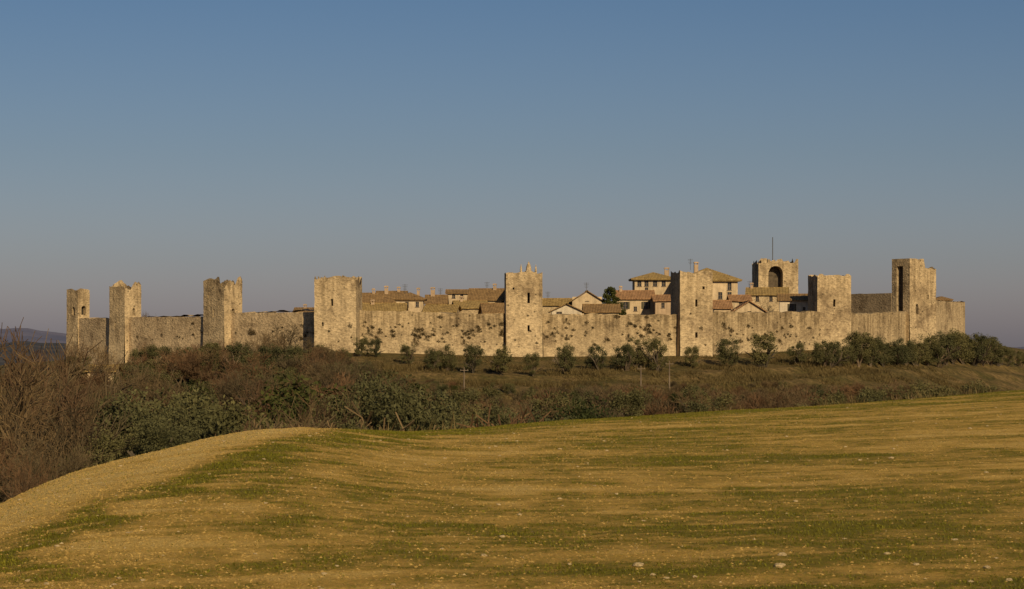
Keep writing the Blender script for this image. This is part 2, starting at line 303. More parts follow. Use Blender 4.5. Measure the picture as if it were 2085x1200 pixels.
def curtain(p0,D0,t0,p1,D1,t1,lab,mat=None,seed=1,zbase=-6.0,th=1.8,amp=.18,ja=.08):
    a=Vector((X(p0,D0),D0)); b=Vector((X(p1,D1),D1)); L=(b-a).length; yaw=math.atan2(b.y-a.y,b.x-a.x)
    h0=Z(t0,D0)-zbase; h1=Z(t1,D1)-zbase; H=min(h0,h1)
    tf=lambda x,y:(h0+(h1-h0)*x/L)-H+rag(x,y,amp,seed)
    V=[];Fc=[];I=[]
    panel(V,Fc,I,(0,-th/2,0),(1,0),L,H,(0,1),[],tf,.9,ja,seed,batter=.3)
    panel(V,Fc,I,(L,th/2,0),(-1,0),L,H,(0,-1),[],tf,.9,ja,seed)
    panel(V,Fc,I,(L,-th/2,0),(0,1),th,H,(-1,0),[],tf,.9,ja,seed)
    panel(V,Fc,I,(0,th/2,0),(0,-1),th,H,(1,0),[],tf,.9,ja,seed)
    bs=len(V); k=int(L/.9)
    for i in range(k+1):
        x=L*i/k
        for y in (-th/2,th/2): V.append(jit((x,y,H+tf(x,y)),ja,seed))
    for i in range(k): Fc.append((bs+2*i,bs+2*i+2,bs+2*i+3,bs+2*i+1)); I.append(0)
    me=mesh_py("curtain_wall",V,Fc,[mat or m_wal,m_dark],I)
    add("curtain_wall",me,(a.x,a.y,zbase),yaw,label=lab,cat="wall",group="town curtain walls"); return a,b,yaw,L
lab="weathered stone curtain wall between two square towers"
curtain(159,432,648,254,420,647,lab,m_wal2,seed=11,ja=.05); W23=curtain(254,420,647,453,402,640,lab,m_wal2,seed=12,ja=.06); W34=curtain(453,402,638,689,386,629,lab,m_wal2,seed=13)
W45=curtain(689,386,631,1065,395,640,"stone curtain wall dotted with dark caper shrubs",seed=14)
W56=curtain(1065,395,640,1408,405,640,"stone curtain wall dotted with dark caper shrubs",seed=15)
W67=curtain(1408,405,636,1689,430,634,"stone curtain wall dotted with small shrubs",seed=16)
curtain(1689,430,640,1862,462,634,lab,seed=17,ja=.04)
curtain(1862,462,610,1956,497,615,"high stone curtain wall turning a corner",m_tow,seed=18,ja=.03); curtain(1956,497,615,1890,570,630,"rear stone curtain wall past the corner",seed=19,ja=.03)
curtain(1722,518,599,1820,508,597,"inner face of high town wall, shade toned into its stone",m_in,seed=20,ja=.0,amp=.08)
# ------------------------------------------------------------ houses
def house(p0,p1,D,eave,ridge,typ,dp=8,wall=None,roof=None,wins=[],chim=[],yaw=0,lab="",ov=.45,name="town_house",door=None,ant=[],z0=-.5):
    wall=wall or m_rub; roof=roof or m_tile
    w=(p1-p0)*D/F-2*ov*(.8); cp=(p0+p1)/2; H=Z(eave,D)-z0
    if typ=='y': hr=Z(ridge,D)-Z(eave,D)
    else: hr=Z(ridge,D+dp/2)-Z(eave,D)
    hr=max(hr,.6)
    V=[];Fc=[];I=[]; hw=w/2; hd=dp/2
    ops=[]
    for (u,pz,ww,hh,sh) in wins: ops.append((u*w-ww/2,u*w+ww/2,Z(pz,D)-z0-hh/2,Z(pz,D)-z0+hh/2,False))
    flat=lambda x,y:0
    panel(V,Fc,I,(-hw,-hd,0),(1,0),w,H,(0,1),ops,flat,1.5,.02,3,.25,False)
    panel(V,Fc,I,(hw,-hd,0),(0,1),dp,H,(-1,0),[],flat,1.5,.02,3); panel(V,Fc,I,(hw,hd,0),(-1,0),w,H,(0,-1),[],flat,1.5,.02,3); panel(V,Fc,I,(-hw,hd,0),(0,-1),dp,H,(1,0),[],flat,1.5,.02,3)
    if typ=='x':
        for sx in(-hw,hw):
            b=len(V); V+=[(sx,-hd,H),(sx,hd,H),(sx,0,H+hr)]; Fc.append((b,b+1,b+2)); I.append(0)
    if typ=='y':
        for sy in(-hd,hd):
            b=len(V); V+=[(-hw,sy,H),(hw,sy,H),(0,sy,H+hr)]; Fc.append((b,b+1,b+2)); I.append(0)
    root=add(name,None,(X(cp,D+hd),D+hd,z0),yaw,label=lab,cat="house")
    add("wall",mesh_py("wall",V,Fc,[wall,m_dark],I),parent=root)
    V=[];Fc=[]; t=.16
    def slab(q):
        b=len(V); n=len(q); V.extend([(a[0],a[1],a[2]+.06+t) for a in q]); V.extend([(a[0],a[1],a[2]+.06) for a in q])
        Fc.append(tuple(range(b,b+n))); Fc.append(tuple(range(b+2*n-1,b+n-1,-1)))
        for k in range(n): Fc.append((b+k,b+n+k,b+n+(k+1)%n,b+(k+1)%n))
    def wav(q,n=8):
        a,b,c,d=[Vector(k) for k in q]
        pts=[]
        for i in range(n+1):
            lo=a.lerp(b,i/n); hi=d.lerp(c,i/n); dz=.08*mn.noise(Vector((lo.x*.7,lo.y,D))); lo.z+=dz; hi.z+=dz*1.8; pts.append((lo,hi))
        for i in range(n): slab([pts[i][0],pts[i+1][0],pts[i+1][1],pts[i][1]])
    if typ=='x':
        k=hr/hd; e=hd+ov; ze=H-k*ov
        wav([(-hw-ov,-e,ze),(hw+ov,-e,ze),(hw+ov,0,H+hr),(-hw-ov,0,H+hr)]); wav([(hw+ov,e,ze),(-hw-ov,e,ze),(-hw-ov,0,H+hr),(hw+ov,0,H+hr)])
        box(V,Fc,(-hw-ov,-.16,H+hr+.1),(hw+ov,.16,H+hr+.26))
    elif typ=='y':
        k=hr/hw; e=hw+ov; ze=H-k*ov
        wav([(-e,hd+ov,ze),(-e,-hd-ov,ze),(0,-hd-ov,H+hr),(0,hd+ov,H+hr)]); wav([(e,-hd-ov,ze),(e,hd+ov,ze),(0,hd+ov,H+hr),(0,-hd-ov,H+hr)])
        box(V,Fc,(-.16,-hd-ov,H+hr+.1),(.16,hd+ov,H+hr+.26))
    else:
        o=ov; m_=min(hw,hd)*.95; ze=H-hr/m_*o*.5
        A=(-hw-o,-hd-o,ze);B=(hw+o,-hd-o,ze);C=(hw+o,hd+o,ze);E=(-hw-o,hd+o,ze)
        if hw>=hd: r0=(-hw+m_,0,H+hr); r1=(hw-m_,0,H+hr); slab([A,B,r1,r0]); slab([B,C,r1]); slab([C,E,r0,r1]); slab([E,A,r0])
        else: r0=(0,-hd+m_,H+hr); r1=(0,hd-m_,H+hr); slab([A,B,r0]); slab([B,C,r1,r0]); slab([C,E,r1]); slab([E,A,r0,r1])
        box(V,Fc,(-hw-o+.1,-hd-o+.1,ze-.12),(hw+o-.1,hd+o-.1,ze+.04))
    ro=add("roof",mesh_py("roof",V,Fc,[roof]),parent=root)
    for (u,pz,ww,hh,sh) in wins:
        v=[];f=[]; cx_=-hw+u*w; cz=Z(pz,D)-z0
        wo=add("window",None,(cx_,-hd,cz),parent=root)
        box(v,f,(-ww/2,.16,-hh/2),(ww/2,.2,hh/2)); add("pane",mesh_py("pane",v,f,[m_pane]),parent=wo)
        v=[];f=[]; box(v,f,(-.04,.11,-hh/2),(.04,.155,hh/2)); box(v,f,(-ww/2,.11,-.03),(-.041,.155,.03)); box(v,f,(.041,.11,-.03),(ww/2,.155,.03)); box(v,f,(-ww/2-.1,-.08,-hh/2-.12),(ww/2+.1,.1,-hh/2-.003)); add("frame",mesh_py("frame",v,f,[m_wood]),parent=wo)
        if sh:
            for sg in(-1,1):
                v=[];f=[]
                a_=sg*(ww/2+.03); b_=sg*(ww/2+.03+ww*.48); box(v,f,(min(a_,b_),-.09,-hh/2),(max(a_,b_),-.03,hh/2))
                for q in range(5): zz=-hh/2+hh*(q+.5)/5; box(v,f,(min(a_,b_)+.05,-.11,zz-.02),(max(a_,b_)-.05,-.0899,zz+.03))
                add("shutter",mesh_py("shutter",v,f,[m_shut]),parent=wo)
    for (u,hh,ww) in chim:
        v=[];f=[]; zc=H+hr*.55; zt=hh+hr*.45; box(v,f,(-ww/2,-ww/2,0),(ww/2,ww/2,zt))
        for a_ in(-1,1):
            for b_ in(-1,1): box(v,f,(a_*ww*.38-.07,b_*ww*.38-.07,zt),(a_*ww*.38+.07,b_*ww*.38+.07,zt+.3))
        box(v,f,(-ww/2-.12,-ww/2-.12,zt+.3),(ww/2+.12,ww/2+.12,zt+.42))
        box(v,f,(-ww/2,-ww/2,zt+.42),(ww/2,ww/2,zt+.55))
        add("chimney",mesh_py("chimney",v,f,[m_pink]),(-hw+u*w,-.4,zc),parent=ro)
    for (u,hh) in ant:
        v=[];f=[]; box(v,f,(-.035,-.035,0),(.035,.035,hh))
        for q in range(4): zz=hh-.15-q*.28; L_=.5-q*.06; box(v,f,(-L_,-.025,zz),(-.036,.025,zz+.05)); box(v,f,(.036,-.025,zz),(L_,.025,zz+.05))
        add("tv_antenna",mesh_py("tv_antenna",v,f,[m_iron]),(-hw+u*w,0,H+hr*.9),parent=ro)
    return root,w,H,hr
Wn=lambda *us,pz=0,ww=.8,hh=1.2,sh=False:[(u,pz,ww,hh,sh) for u in us]
house(733,829,428,637,620,'x',9,roof=m_tile3,lab="long house with low ochre tiled roof",chim=[(.25,.3,.6)])
house(735,804,452,616,599,'x',8,lab="stone house with brown tiled roof",chim=[(.78,1.0,.7),(.35,.5,.5)],yaw=.08)
house(803,868,437,609,598,'hip',6,m_cream,wins=Wn(.4,.78,pz=620,ww=.6,hh=.9),lab="cream house with hipped brown roof",chim=[(.8,.5,.5)],ov=.55,ant=[(.3,1.8)])
house(866,936,434,636,623,'x',8,roof=m_tile3,lab="low ochre roofed house behind wall",yaw=-.1)
house(866,912,452,618,603,'x',7,m_cream,lab="cream house with mossy roof and chimney",chim=[(.3,1.1,.8)],roof=m_tile,ant=[(.7,1.6)],wins=Wn(.5,pz=622,ww=.6,hh=.7))
house(908,957,474,598,592,'x',5,m_cream,wins=Wn(.3,.7,pz=604,ww=.6,hh=.7),lab="cream house with small dark windows")
house(955,1028,462,611,590,'x',9,lab="tall brown roofed stone house",chim=[(.75,.6,.6)],ant=[(.5,1.7)],yaw=-.06)
house(922,992,441,628,615,'x',8,lab="ochre roofed stone house",roof=m_tile3,chim=[(.2,.5,.5)],yaw=.12)
house(978,1042,431,637,620,'x',8,m_cream,lab="low house with brown tiled roof",yaw=.1)
house(766,830,480,604,595,'x',7,m_cream,wins=Wn(.5,pz=609,ww=.6,hh=.6),lab="cream house with several chimneys",chim=[(.3,.7,.6),(.75,.5,.6)])
house(600,652,432,637,629,'x',7,lab="small brown roofed house by tower",chim=[(.4,.3,.5)])
house(1100,1166,456,622,610,'x',7,lab="stone house with ochre roof",roof=m_tile3,ant=[(.2,1.6)])
house(1118,1188,428,635,621,'y',8,m_white,wins=Wn(.25,pz=636,ww=1.0,hh=1.0),lab="pale gabled house facing the wall")
house(1160,1228,452,613,594,'y',9,m_cream,wins=Wn(.5,pz=609,ww=.6,hh=.8),lab="tall gabled house with roof antenna",ant=[(.5,2.0)])
house(1186,1262,431,636,622,'x',8,lab="low house with brown roof")
house(1248,1332,446,609,594,'x',8,m_cream,m_tile2,wins=Wn(.25,.8,pz=622,ww=.8,hh=1.3,sh=True)+Wn(.52,pz=629,ww=.6,hh=.8),lab="cream house with orange tiled roof",chim=[(.15,.5,.5)])
house(1328,1380,440,613,603,'x',7,m_pink,m_tile2,wins=Wn(.35,pz=622,ww=.6,hh=.9),lab="ochre plastered house with orange tiled roof")
house(1283,1376,474,568,557,'hip',9,m_cream,m_tile3,wins=Wn(.12,.3,.52,.74,pz=577,ww=.8,hh=1.2)+Wn(.3,pz=591,ww=.6,hh=1.0),lab="tall cream villa wing with hipped ochre roof",chim=[(.85,.6,.9)],ov=.8,name="villa")
house(1376,1501,462,570,548,'hip',11,m_cream,m_tile3,wins=Wn(.85,pz=583,ww=.75,hh=1.5)+Wn(.68,.85,pz=602,ww=.8,hh=1.3),lab="tall cream villa with hipped ochre roof",chim=[(.3,.8,.8)],ov=.8,name="villa",ant=[(.2,2.2)],yaw=.06)
house(1446,1488,434,628,614,'x',7,m_cream,m_tile2,lab="low house with orange roof")
house(1482,1528,452,613,603,'x',6,m_cream,m_tile2,wins=Wn(.5,pz=620,ww=.6,hh=.9),lab="small cream house with tiled roof")
house(1519,1606,456,601,588,'x',9,m_rub,m_tile3,wins=Wn(.25,.6,pz=609,ww=.6,hh=.9),lab="stone house with low ochre roof",chim=[(.1,.6,.5)],yaw=-.12,ant=[(.05,1.6)])
house(1583,1653,437,612,601,'x',7,m_white,m_tile,wins=Wn(.4,pz=626,ww=.75,hh=1.25,sh=True)+Wn(.8,pz=629,ww=.5,hh=.6),lab="pale house with shuttered window",yaw=-.1)
house(1487,1556,432,634,615,'y',8,m_cream,m_tile2,wins=Wn(.5,pz=633,ww=.7,hh=.7),lab="cream gabled house with orange roof")
house(1895,1934,520,611,607,'hip',7,m_rub,lab="dark roofed house by the corner wall")
house(180,243,392,757,746,'x',6,m_cream,m_tile3,wins=Wn(.3,.7,pz=767,ww=.7,hh=.9),lab="small farm building among bare trees",name="farm_building",chim=[(.3,.4,.4)],z0=float(ground(212,395))-.6)
ch,wc,Hc,hrc=house(1034,1102,455,578,560,'y',16,m_rub,wins=[],lab="stone church with three roof pinnacles",name="church",ov=.3)
def pinn(x,h,wd):
    V=[];Fc=[]; n=8; prof=[(0,wd*.5),(h*.3,wd*.5),(h*.32,wd*.68),(h*.38,wd*.68),(h*.4,wd*.48),(h*.62,wd*.44),(h*.82,wd*.28),(h*.9,wd*.12),(h*.94,wd*.16),(h,.03)]
    for z_,r_ in prof:
        for i in range(n): V.append((r_*math.cos(i*math.tau/n),r_*math.sin(i*math.tau/n),z_))
    for j in range(len(prof)-1):
        for i in range(n): Fc.append((j*n+i,j*n+(i+1)%n,(j+1)*n+(i+1)%n,(j+1)*n+i))
    add("pinnacle",mesh_py("pinnacle",V,Fc,[m_rub]),(x,-7.4,Hc+hrc-abs(x)*.5),parent=ch)
pinn(.75,2.9,1.1); pinn(-.7,2.4,.45); pinn(2.1,3.0,.5)
# ------------------------------------------------------------ vegetation
def prisms(segs):
    P=np.array([s_[0] for s_ in segs]);Q=np.array([s_[1] for s_ in segs]);r0=np.array([s_[2] for s_ in segs]);r1=np.array([s_[3] for s_ in segs])
    d=Q-P; d/=np.linalg.norm(d,axis=1)[:,None]+1e-9; h=np.where(np.abs(d[:,2:3])<.9,np.array([[0,0,1.]]),np.array([[1.,0,0]])); a=np.cross(d,h); a/=np.linalg.norm(a,axis=1)[:,None]; b=np.cross(d,a)
    vs=[]
    for c,r_ in ((P,r0),(Q,r1)):
        for k in range(3):
            t=k*math.tau/3; vs.append(c+(a*math.cos(t)+b*math.sin(t))*r_[:,None])
    V=np.stack(vs,1).reshape(-1,3); n=len(segs); i=np.arange(n)[:,None]*6
    L=np.concatenate([i+np.array([[k,(k+1)%3,3+(k+1)%3,3+k]]) for k in range(3)],1).reshape(-1); return V,L
def grow(rs,levels,kids,len0,shrink,r0,spread,up=.25,stems=1,rmin=.012):
    R=random.Random(rs); out=[[] for _ in range(levels)]
    def rec(p,d,ln,r_,lv):
        n=2 if lv<levels-1 else 1; pts=[p]; 
        for k in range(n):
            d=(d+Vector((R.gauss(0,.16),R.gauss(0,.16),R.gauss(up*.3,.10)))).normalized(); q=pts[-1]+d*(ln/n); r1=max(rmin,r_*(1-.35*(k+1)/n))
            out[lv].append((tuple(pts[-1]),tuple(q),max(r_*(1-.35*k/n),rmin),r1)); pts.append(q)
        if lv+1<levels:
            for c in range(kids[lv]):
                t=R.uniform(.35,1.0) if c else 1.0; b=pts[0].lerp(pts[-1],t) if n==1 else (pts[0].lerp(pts[1],t*2) if t<.5 else pts[1].lerp(pts[2],t*2-1))
                ax=Vector((R.gauss(0,1),R.gauss(0,1),R.gauss(0,.5))); ax=(ax-d*ax.dot(d)).normalized()
                nd=(d*math.cos(spread)+ax*math.sin(spread*R.uniform(.6,1.4))+Vector((0,0,up))).normalized()
                rec(b,nd,ln*shrink*R.uniform(.75,1.2),max(rmin,r_*.55),lv+1)
    for s_ in range(stems):
        a=R.uniform(0,6.28); t=.05 if stems==1 else R.uniform(.15,.55); rec(Vector((R.gauss(0,.15)*(stems>1),R.gauss(0,.15)*(stems>1),-.3)),Vector((math.cos(a)*t,math.sin(a)*t,1)).normalized(),len0*R.uniform(.8,1.1),r0,0)
    return out
def bare_tree(rs,mat,rmin=.012,kids=[5,4,4,3,3]):
    L=grow(rs,6,kids,3.0,.70,.16,.80,.16,1,rmin)
    lo=sum(L[:3],[]); hi=sum(L[3:],[]); a,la=prisms(lo); b,lb=prisms(hi); h=max(b[:,2].max(),a[:,2].max())
    return mesh_np("trunk",a/h,la,4,[m_bark]),mesh_np("crown",b/h,lb,4,[mat])
def bare_shrub(rs,mat,stems=14):
    L=grow(rs,5,[4,4,4,3],1.3,.66,.030,.6,.18,stems,.013)
    a,la=prisms(sum(L,[])); return mesh_np("bare_shrub",a/a[:,2].max(),la,4,[mat])
def leaves(cent,rad,n,size,R):
    k=len(cent); idx=R.integers(0,k,n); u=R.normal(size=(n,3)); u/=np.linalg.norm(u,axis=1)[:,None]; rr=R.random(n)**(.45)
    c=cent[idx]+u*rad[idx][:,None]*rr[:,None]; a=R.normal(size=(n,3)); a/=np.linalg.norm(a,axis=1)[:,None]; b=np.cross(a,R.normal(size=(n,3))); b/=np.linalg.norm(b,axis=1)[:,None]
    s_=size*R.uniform(.6,1.4,n)[:,None]; V=np.stack([c-a*s_,c-b*s_*.45,c+a*s_,c+b*s_*.45],1).reshape(-1,3); return V,np.arange(n*4)
def crown_tree(rs,mat,n=2600,size=.045,low=.12,wd=.42,k=26,cone=False):
    R=np.random.default_rng(rs); L=grow(rs,3,[5,4],.42,.7,.045,.6,.2,1,.008); a,la=prisms(sum(L,[])); a=a*(.72/a[:,2].max())
    th=R.uniform(0,6.28,k); rr=np.sqrt(R.random(k))*wd; zz=R.uniform(low+.12,.88,k); rr*=np.sqrt(np.clip(1-((zz-.5)/.55)**2,.1,1)); rad=R.uniform(.06,.17,k)
    if cone: rr=R.random(k)**.6*wd*(1.05-zz); rad=R.uniform(.03,.07,k)*(1.2-zz)+.02; zz=zz*1.08; a=a*np.array([.3,.3,1])
    cent=np.stack([rr*np.cos(th),rr*np.sin(th),zz],1)
    V,l=leaves(cent,rad,n,size,R); V[:,2]=np.clip(V[:,2],low*.5,None)
    return mesh_np("trunk",a,la,4,[m_bark]),mesh_np("crown",V,l,4,[mat])
oliv=[crown_tree(100+i,m_olive,6500,.018,low=.05,wd=.30+.03*(i%3),k=40) for i in range(8)]
olivn=[crown_tree(130+i,m_olive,18000,.0115,wd=.40,low=.04,k=60) for i in range(5)]
ever=[crown_tree(200+i,m_ever,9000,.017,low=.03,wd=.38,k=36) for i in range(3)]
bare=[bare_tree(300+i,m_twigr if i%3==1 else m_twig,.009,[5,4,4,4,3]) for i in range(7)]
baref=[bare_tree(340+i,m_twigr if i%2 else m_twig,.016) for i in range(5)]
shru=[bare_shrub(400+i,m_twig if i%3 else m_twigr) for i in range(6)]
cyp=[crown_tree(500,m_ever,9000,.016,low=.02,wd=.36,k=90,cone=True)]
def plant(name,parts,px,D,h,wid,label,cat,group,zoff=0,z=None):
    zz=float(ground(px,D))-.1+zoff if z is None else z
    loc=(X(px,D),D,zz); rot=random.uniform(0,6.28); s_=(wid,wid,h)
    if isinstance(parts,tuple):
        e=add(name,None,loc,rot,s_,label=label,cat=cat,group=group); add("trunk",parts[0],parent=e); add("crown",parts[1],parent=e); return e
    return add(name,parts,loc,rot,s_,label=label,cat=cat,group=group)
def top(px,D,py): return Z(py,D)-float(ground(px,D))+.1
LO="grey green olive tree with uneven bushy crown"; GO="olive trees on the slope"
LB="leafless brown tree with fine tangled twigs"; GB="bare trees in the valley"
LS="leafless brown shrub with dense twigs"; GS="bare shrubs on the slope"
KD={'e':(ever,"evergreen_bush","dark green evergreen bush","bush","evergreen bushes",(.9,1.2)),'o':(oliv,"olive_tree",LO,"tree",GO,(1.0,1.4)),'n':(olivn,"olive_tree",LO,"tree",GO,(.8,1.1)),
    'b':(baref,"bare_tree",LB,"tree",GB,(.8,1.1)),'B':(bare,"bare_tree",LB,"tree",GB,(.75,.98)),'s':(shru,"bare_shrub",LS,"shrub",GS,(1,1.5))}
def put(k,px,D,h):
    p,nm,lb,ct,gp,(a,b)=KD[k]; return plant(nm,random.choice(p),px,D,h,h*random.uniform(a,b),lb,ct,gp)
def Dbase(px,b,lo=320,off=2.5):
    Ds=np.arange(lo,float(DW(px))-off,1.0); g=ground(np.full(Ds.shape,float(px)),Ds); return float(Ds[np.argmin(np.abs(HY-g*F/Ds-b))])
for px,b,t in [(735,726,702),(765,728,704),(832,742,700),(880,756,708),(907,756,698),(962,760,701),(1022,764,704),(1083,768,718),(1150,762,698),(1213,757,700),(1270,755,698),(1292,750,684),(1333,755,686),(1410,750,704),(1485,750,686),(1556,748,672),(1625,745,694),(1674,748,690),(1690,748,694),(1712,746,688),(1735,744,690),(1748,744,674),(1775,746,684),(1800,746,690),(1822,746,688),(1845,746,686),(1868,746,690),(1888,744,680),(1905,747,686),(1925,744,674),(1940,742,668),(1962,742,672),(1980,744,676),(1998,744,684),(2015,744,682),(2030,746,690),(2055,747,708),(2080,747,712),(2110,747,708)]:
    D=Dbase(px,b); h=top(px,D,t); h=max(3.2,min(h,6.8)); plant("olive_tree",random.choice(oliv),px,D,h,h*(random.uniform(1.05,1.3) if px>1660 else random.uniform(1.0,1.22)),LO,"tree",GO)
def band(n,p0,p1,d0,d1,kind,tops,spread,hmin,hmax):
    c=0
    for _ in range(n*6):
        if c>=n: break
        px=random.uniform(p0,p1); D=random.uniform(d0,d1)
        if D<float(DC(px))+12: continue
        tp=float(np.interp(px,*tops))+random.random()**1.3*spread; h=top(px,D,tp)
        if h<hmin or h>hmax: continue
        if tp>float(sil(px))-4: continue
        put(kind,px,D,h); c+=1
TR=([700,850,1000,1300,1500,1700,1900,2150],[745,776,786,776,786,774,768,760])
TS=([700,850,1000,1300,1600,1900,2150],[738,768,776,774,768,756,752])
band(55,780,2150,255,345,'o',TR,40,1.6,6.5); band(100,780,2150,255,350,'s',TR,40,1.3,5.5); band(14,850,1500,230,335,'e',TR,35,2,5); band(34,850,1950,250,335,'b',TR,30,2.5,7)
band(75,760,2150,335,366,'s',TS,36,.6,2.1); band(14,760,2150,340,364,'o',TS,30,.9,1.9)
TL=([-250,0,130,180,215,262,275,410,470,500,640,700,720,780,870],[698,700,700,704,755,755,704,700,692,694,694,704,722,748,778])
band(66,-200,860,170,395,'s',TL,110,1.5,6.5); band(90,-200,860,180,392,'b',TL,90,2.5,8.5); band(64,200,860,150,385,'o',TL,115,2,6.5); band(18,250,860,150,330,'e',TL,110,2,6)
for px,D,t in [(500,376,688),(530,372,668),(560,366,676),(590,370,650),(620,372,680),(470,380,690),(150,395,690),(185,390,694),(60,410,698),(300,385,694),(350,380,696),(440,380,686),(400,382,694)]: put('b',px,D,top(px,D,t))
for px,D,t in [(285,388,708),(320,384,702),(345,380,704),(375,382,702),(400,380,704),(430,378,694),(480,376,708),(540,372,706),(600,370,706),(655,362,698),(690,360,708),(705,368,712),(160,398,706)]: put('o',px,D,min(6,top(px,D,t)))
for px,D,t in [(-40,100,640),(8,105,612),(42,112,640),(80,118,668),(112,112,705),(150,104,760),(190,118,755),(90,95,830),(35,88,880),(140,92,890),(-10,84,880),(240,125,780),(125,160,700),(60,80,945),(20,150,690),(215,105,840),(75,140,690),(-20,130,670),(170,150,715)]:
    put('B',px,D,top(px,D,t))
for px,D,t in [(318,108,780),(372,118,770),(270,100,860),(345,98,840),(420,128,800),(785,150,746),(740,150,800),(835,160,785),(900,175,805),(205,112,870),(460,118,850),(110,100,900)]: put('n',px,D,top(px,D,t))
for px,D,t,k in [(655,170,768,'e'),(640,165,800,'e'),(1160,190,812,'e'),(480,140,760,'B'),(540,135,775,'B'),(590,150,765,'B'),(690,140,815,'s'),(560,125,830,'s'),(500,115,850,'s'),(610,120,845,'s'),(960,160,820,'s'),(1040,180,800,'B'),(980,180,815,'n'),(1090,180,825,'n'),(700,130,845,'n'),(520,120,840,'s'),(650,140,785,'B'),(715,160,765,'B'),(430,150,755,'B')]:
    h=top(px,D,t)
    if h>1: put(k,px,D,h)
h=Z(583,446); plant("cypress_tree",cyp[0],1243,440,h,h*1.15,"dark conifer between town houses","tree","town trees",z=0)
plant("bare_tree",bare[0],1550,446,Z(606,446),8,"small leafless tree between houses","tree",GB,z=0)
plant("bare_tree",bare[2],305,440,Z(632,440),8,"leafless tree top above the wall","tree",GB,z=0)
# capers on wall faces
cap=[]
for i in range(4):
    R=np.random.default_rng(900+i); cent=R.normal(size=(7,3))*np.array([.28,.12,.2]); V,l=leaves(cent,R.uniform(.15,.32,7),420,.055,R); cap.append(mesh_np("wall_shrub",V,l,4,[m_caper]))
def capers(Wd,n,p0,p1,za,zb_):
    a,b,yaw,L=Wd
    for _ in range(n):
        t=random.uniform(p0,p1); zc=random.gauss((za+zb_)/2,(zb_-za)/4); q=a.lerp(b,t); off=.95+.3*max(0,1-(zc+6)/12*1.6); s_=random.choice([.5,.7,.8,1.0,1.3,.6])
        add("wall_shrub",random.choice(cap),(q.x+math.sin(yaw)*off,q.y-math.cos(yaw)*off,zc),yaw,(s_,s_*.6,s_*.85),label="dark shrub rooted in the stone wall",cat="shrub",group="shrubs growing from the wall")
capers(W45,74,.1,.93,.2,4.2); capers(W56,50,.1,.92,.2,4.2); capers(W67,40,.15,.9,.2,4.0); capers(W34,14,.15,.9,.2,4); capers(W23,8,.15,.9,.2,4)
for T,ps in ((T5,[(.6,5),(-1.5,1),(1,2.5),(2,.5)]),(T6,[(-1,5.5),(.8,3),(1.5,.3)]),(T4,[(-1,2.5),(2.4,3.2),(2.6,1.5),(.5,.8)])):
    for (lx,z_) in ps:
        y=T.rotation_euler[2]; hd=T["d"]/2+.15; s_=random.uniform(.35,.65)
        add("wall_shrub",random.choice(cap),(T.location.x+math.cos(y)*lx+math.sin(y)*hd,T.location.y+math.sin(y)*lx-math.cos(y)*hd,z_),y,(s_,s_*.6,s_),label="dark shrub rooted in the tower masonry",cat="shrub",group="shrubs growing from the wall")
# undergrowth (stuff)
n=230000; px=rng.uniform(-250,2350,n); D=88+(425-88)*rng.random(n)**.5; ok=(D>DC(px)+8)&(D<DW(px)-.5); px,D=px[ok],D[ok]
n=len(px); cl=fbm(X(px,D)*.16,D*.16,77,3); ok=cl>.40; px,D,cl=px[ok],D[ok],cl[ok]; n=len(px)
z=ground(px,D); base=np.stack([X(px,D),D,z],-1); nearwall=np.clip((DW(px)-D)/22,.3,1); H_=rng.uniform(.2,.9,n)*nearwall*np.clip((cl-.3)*5,.5,1.6)
vs=[]
for q in range(3):
    a=rng.uniform(0,6.28,n); tip=base+np.stack([np.cos(a)*H_*.6,np.sin(a)*H_*.6,H_*rng.uniform(.6,1,n)],-1); wv=np.stack([-np.sin(a),np.cos(a),np.zeros(n)],-1)*(.05)
    vs.append(np.stack([base-wv,base+wv,tip],1))
V=np.concatenate(vs).reshape(-1,3); add("undergrowth",mesh_np("undergrowth",V,np.arange(len(V)),3,[m_under]),kind="stuff",label="dry brown undergrowth covering the slope",cat="undergrowth")
# ------------------------------------------------------------ field stuff
def fsample(n,p0=-250,p1=2350,near=34,pw=1.0):
    px=rng.uniform(p0,p1,n); u=rng.random(n)**pw; dm=DC(px)+4; D=near+(dm-near)*u; return px,D
m=M("young_wheat",.7); m.color(m.ramp(m.noise(m.coord(False),1.5,3),[(.3,(.09,.088,.007)),(.7,(.18,.155,.014))])); m_wheat=m.m
px,D=fsample(360000); z=ground(px,D); g=gmask(px,HY-z*F/D,X(px,D),D); ok=rng.random(len(px))<np.clip((g-.35)*1.6,0.01,1); px,D,z=px[ok],D[ok],z[ok]; n=len(px)
base=np.stack([X(px,D),D,z],-1); vs=[]
for q in range(2):
    a=rng.uniform(0,6.28,n); h_=rng.uniform(.02,.055,n); tip=base+np.stack([np.cos(a)*h_*.9,np.sin(a)*h_*.9,h_],-1); wv=np.stack([-np.sin(a),np.cos(a),np.zeros(n)],-1)*.010
    vs.append(np.stack([base-wv,base+wv,tip],1))
V=np.concatenate(vs).reshape(-1,3); add("young_crop",mesh_np("young_crop",V,np.arange(len(V)),3,[m_wheat]),kind="stuff",label="thin green shoots of young crop",cat="crop")
OC=np.array([(1,0,0),(0,1,0),(-1,0,0),(0,-1,0),(0,0,1),(0,0,-.5)]); OF=np.array([0,1,4,1,2,4,2,3,4,3,0,4,1,0,5,2,1,5,3,2,5,0,3,5])
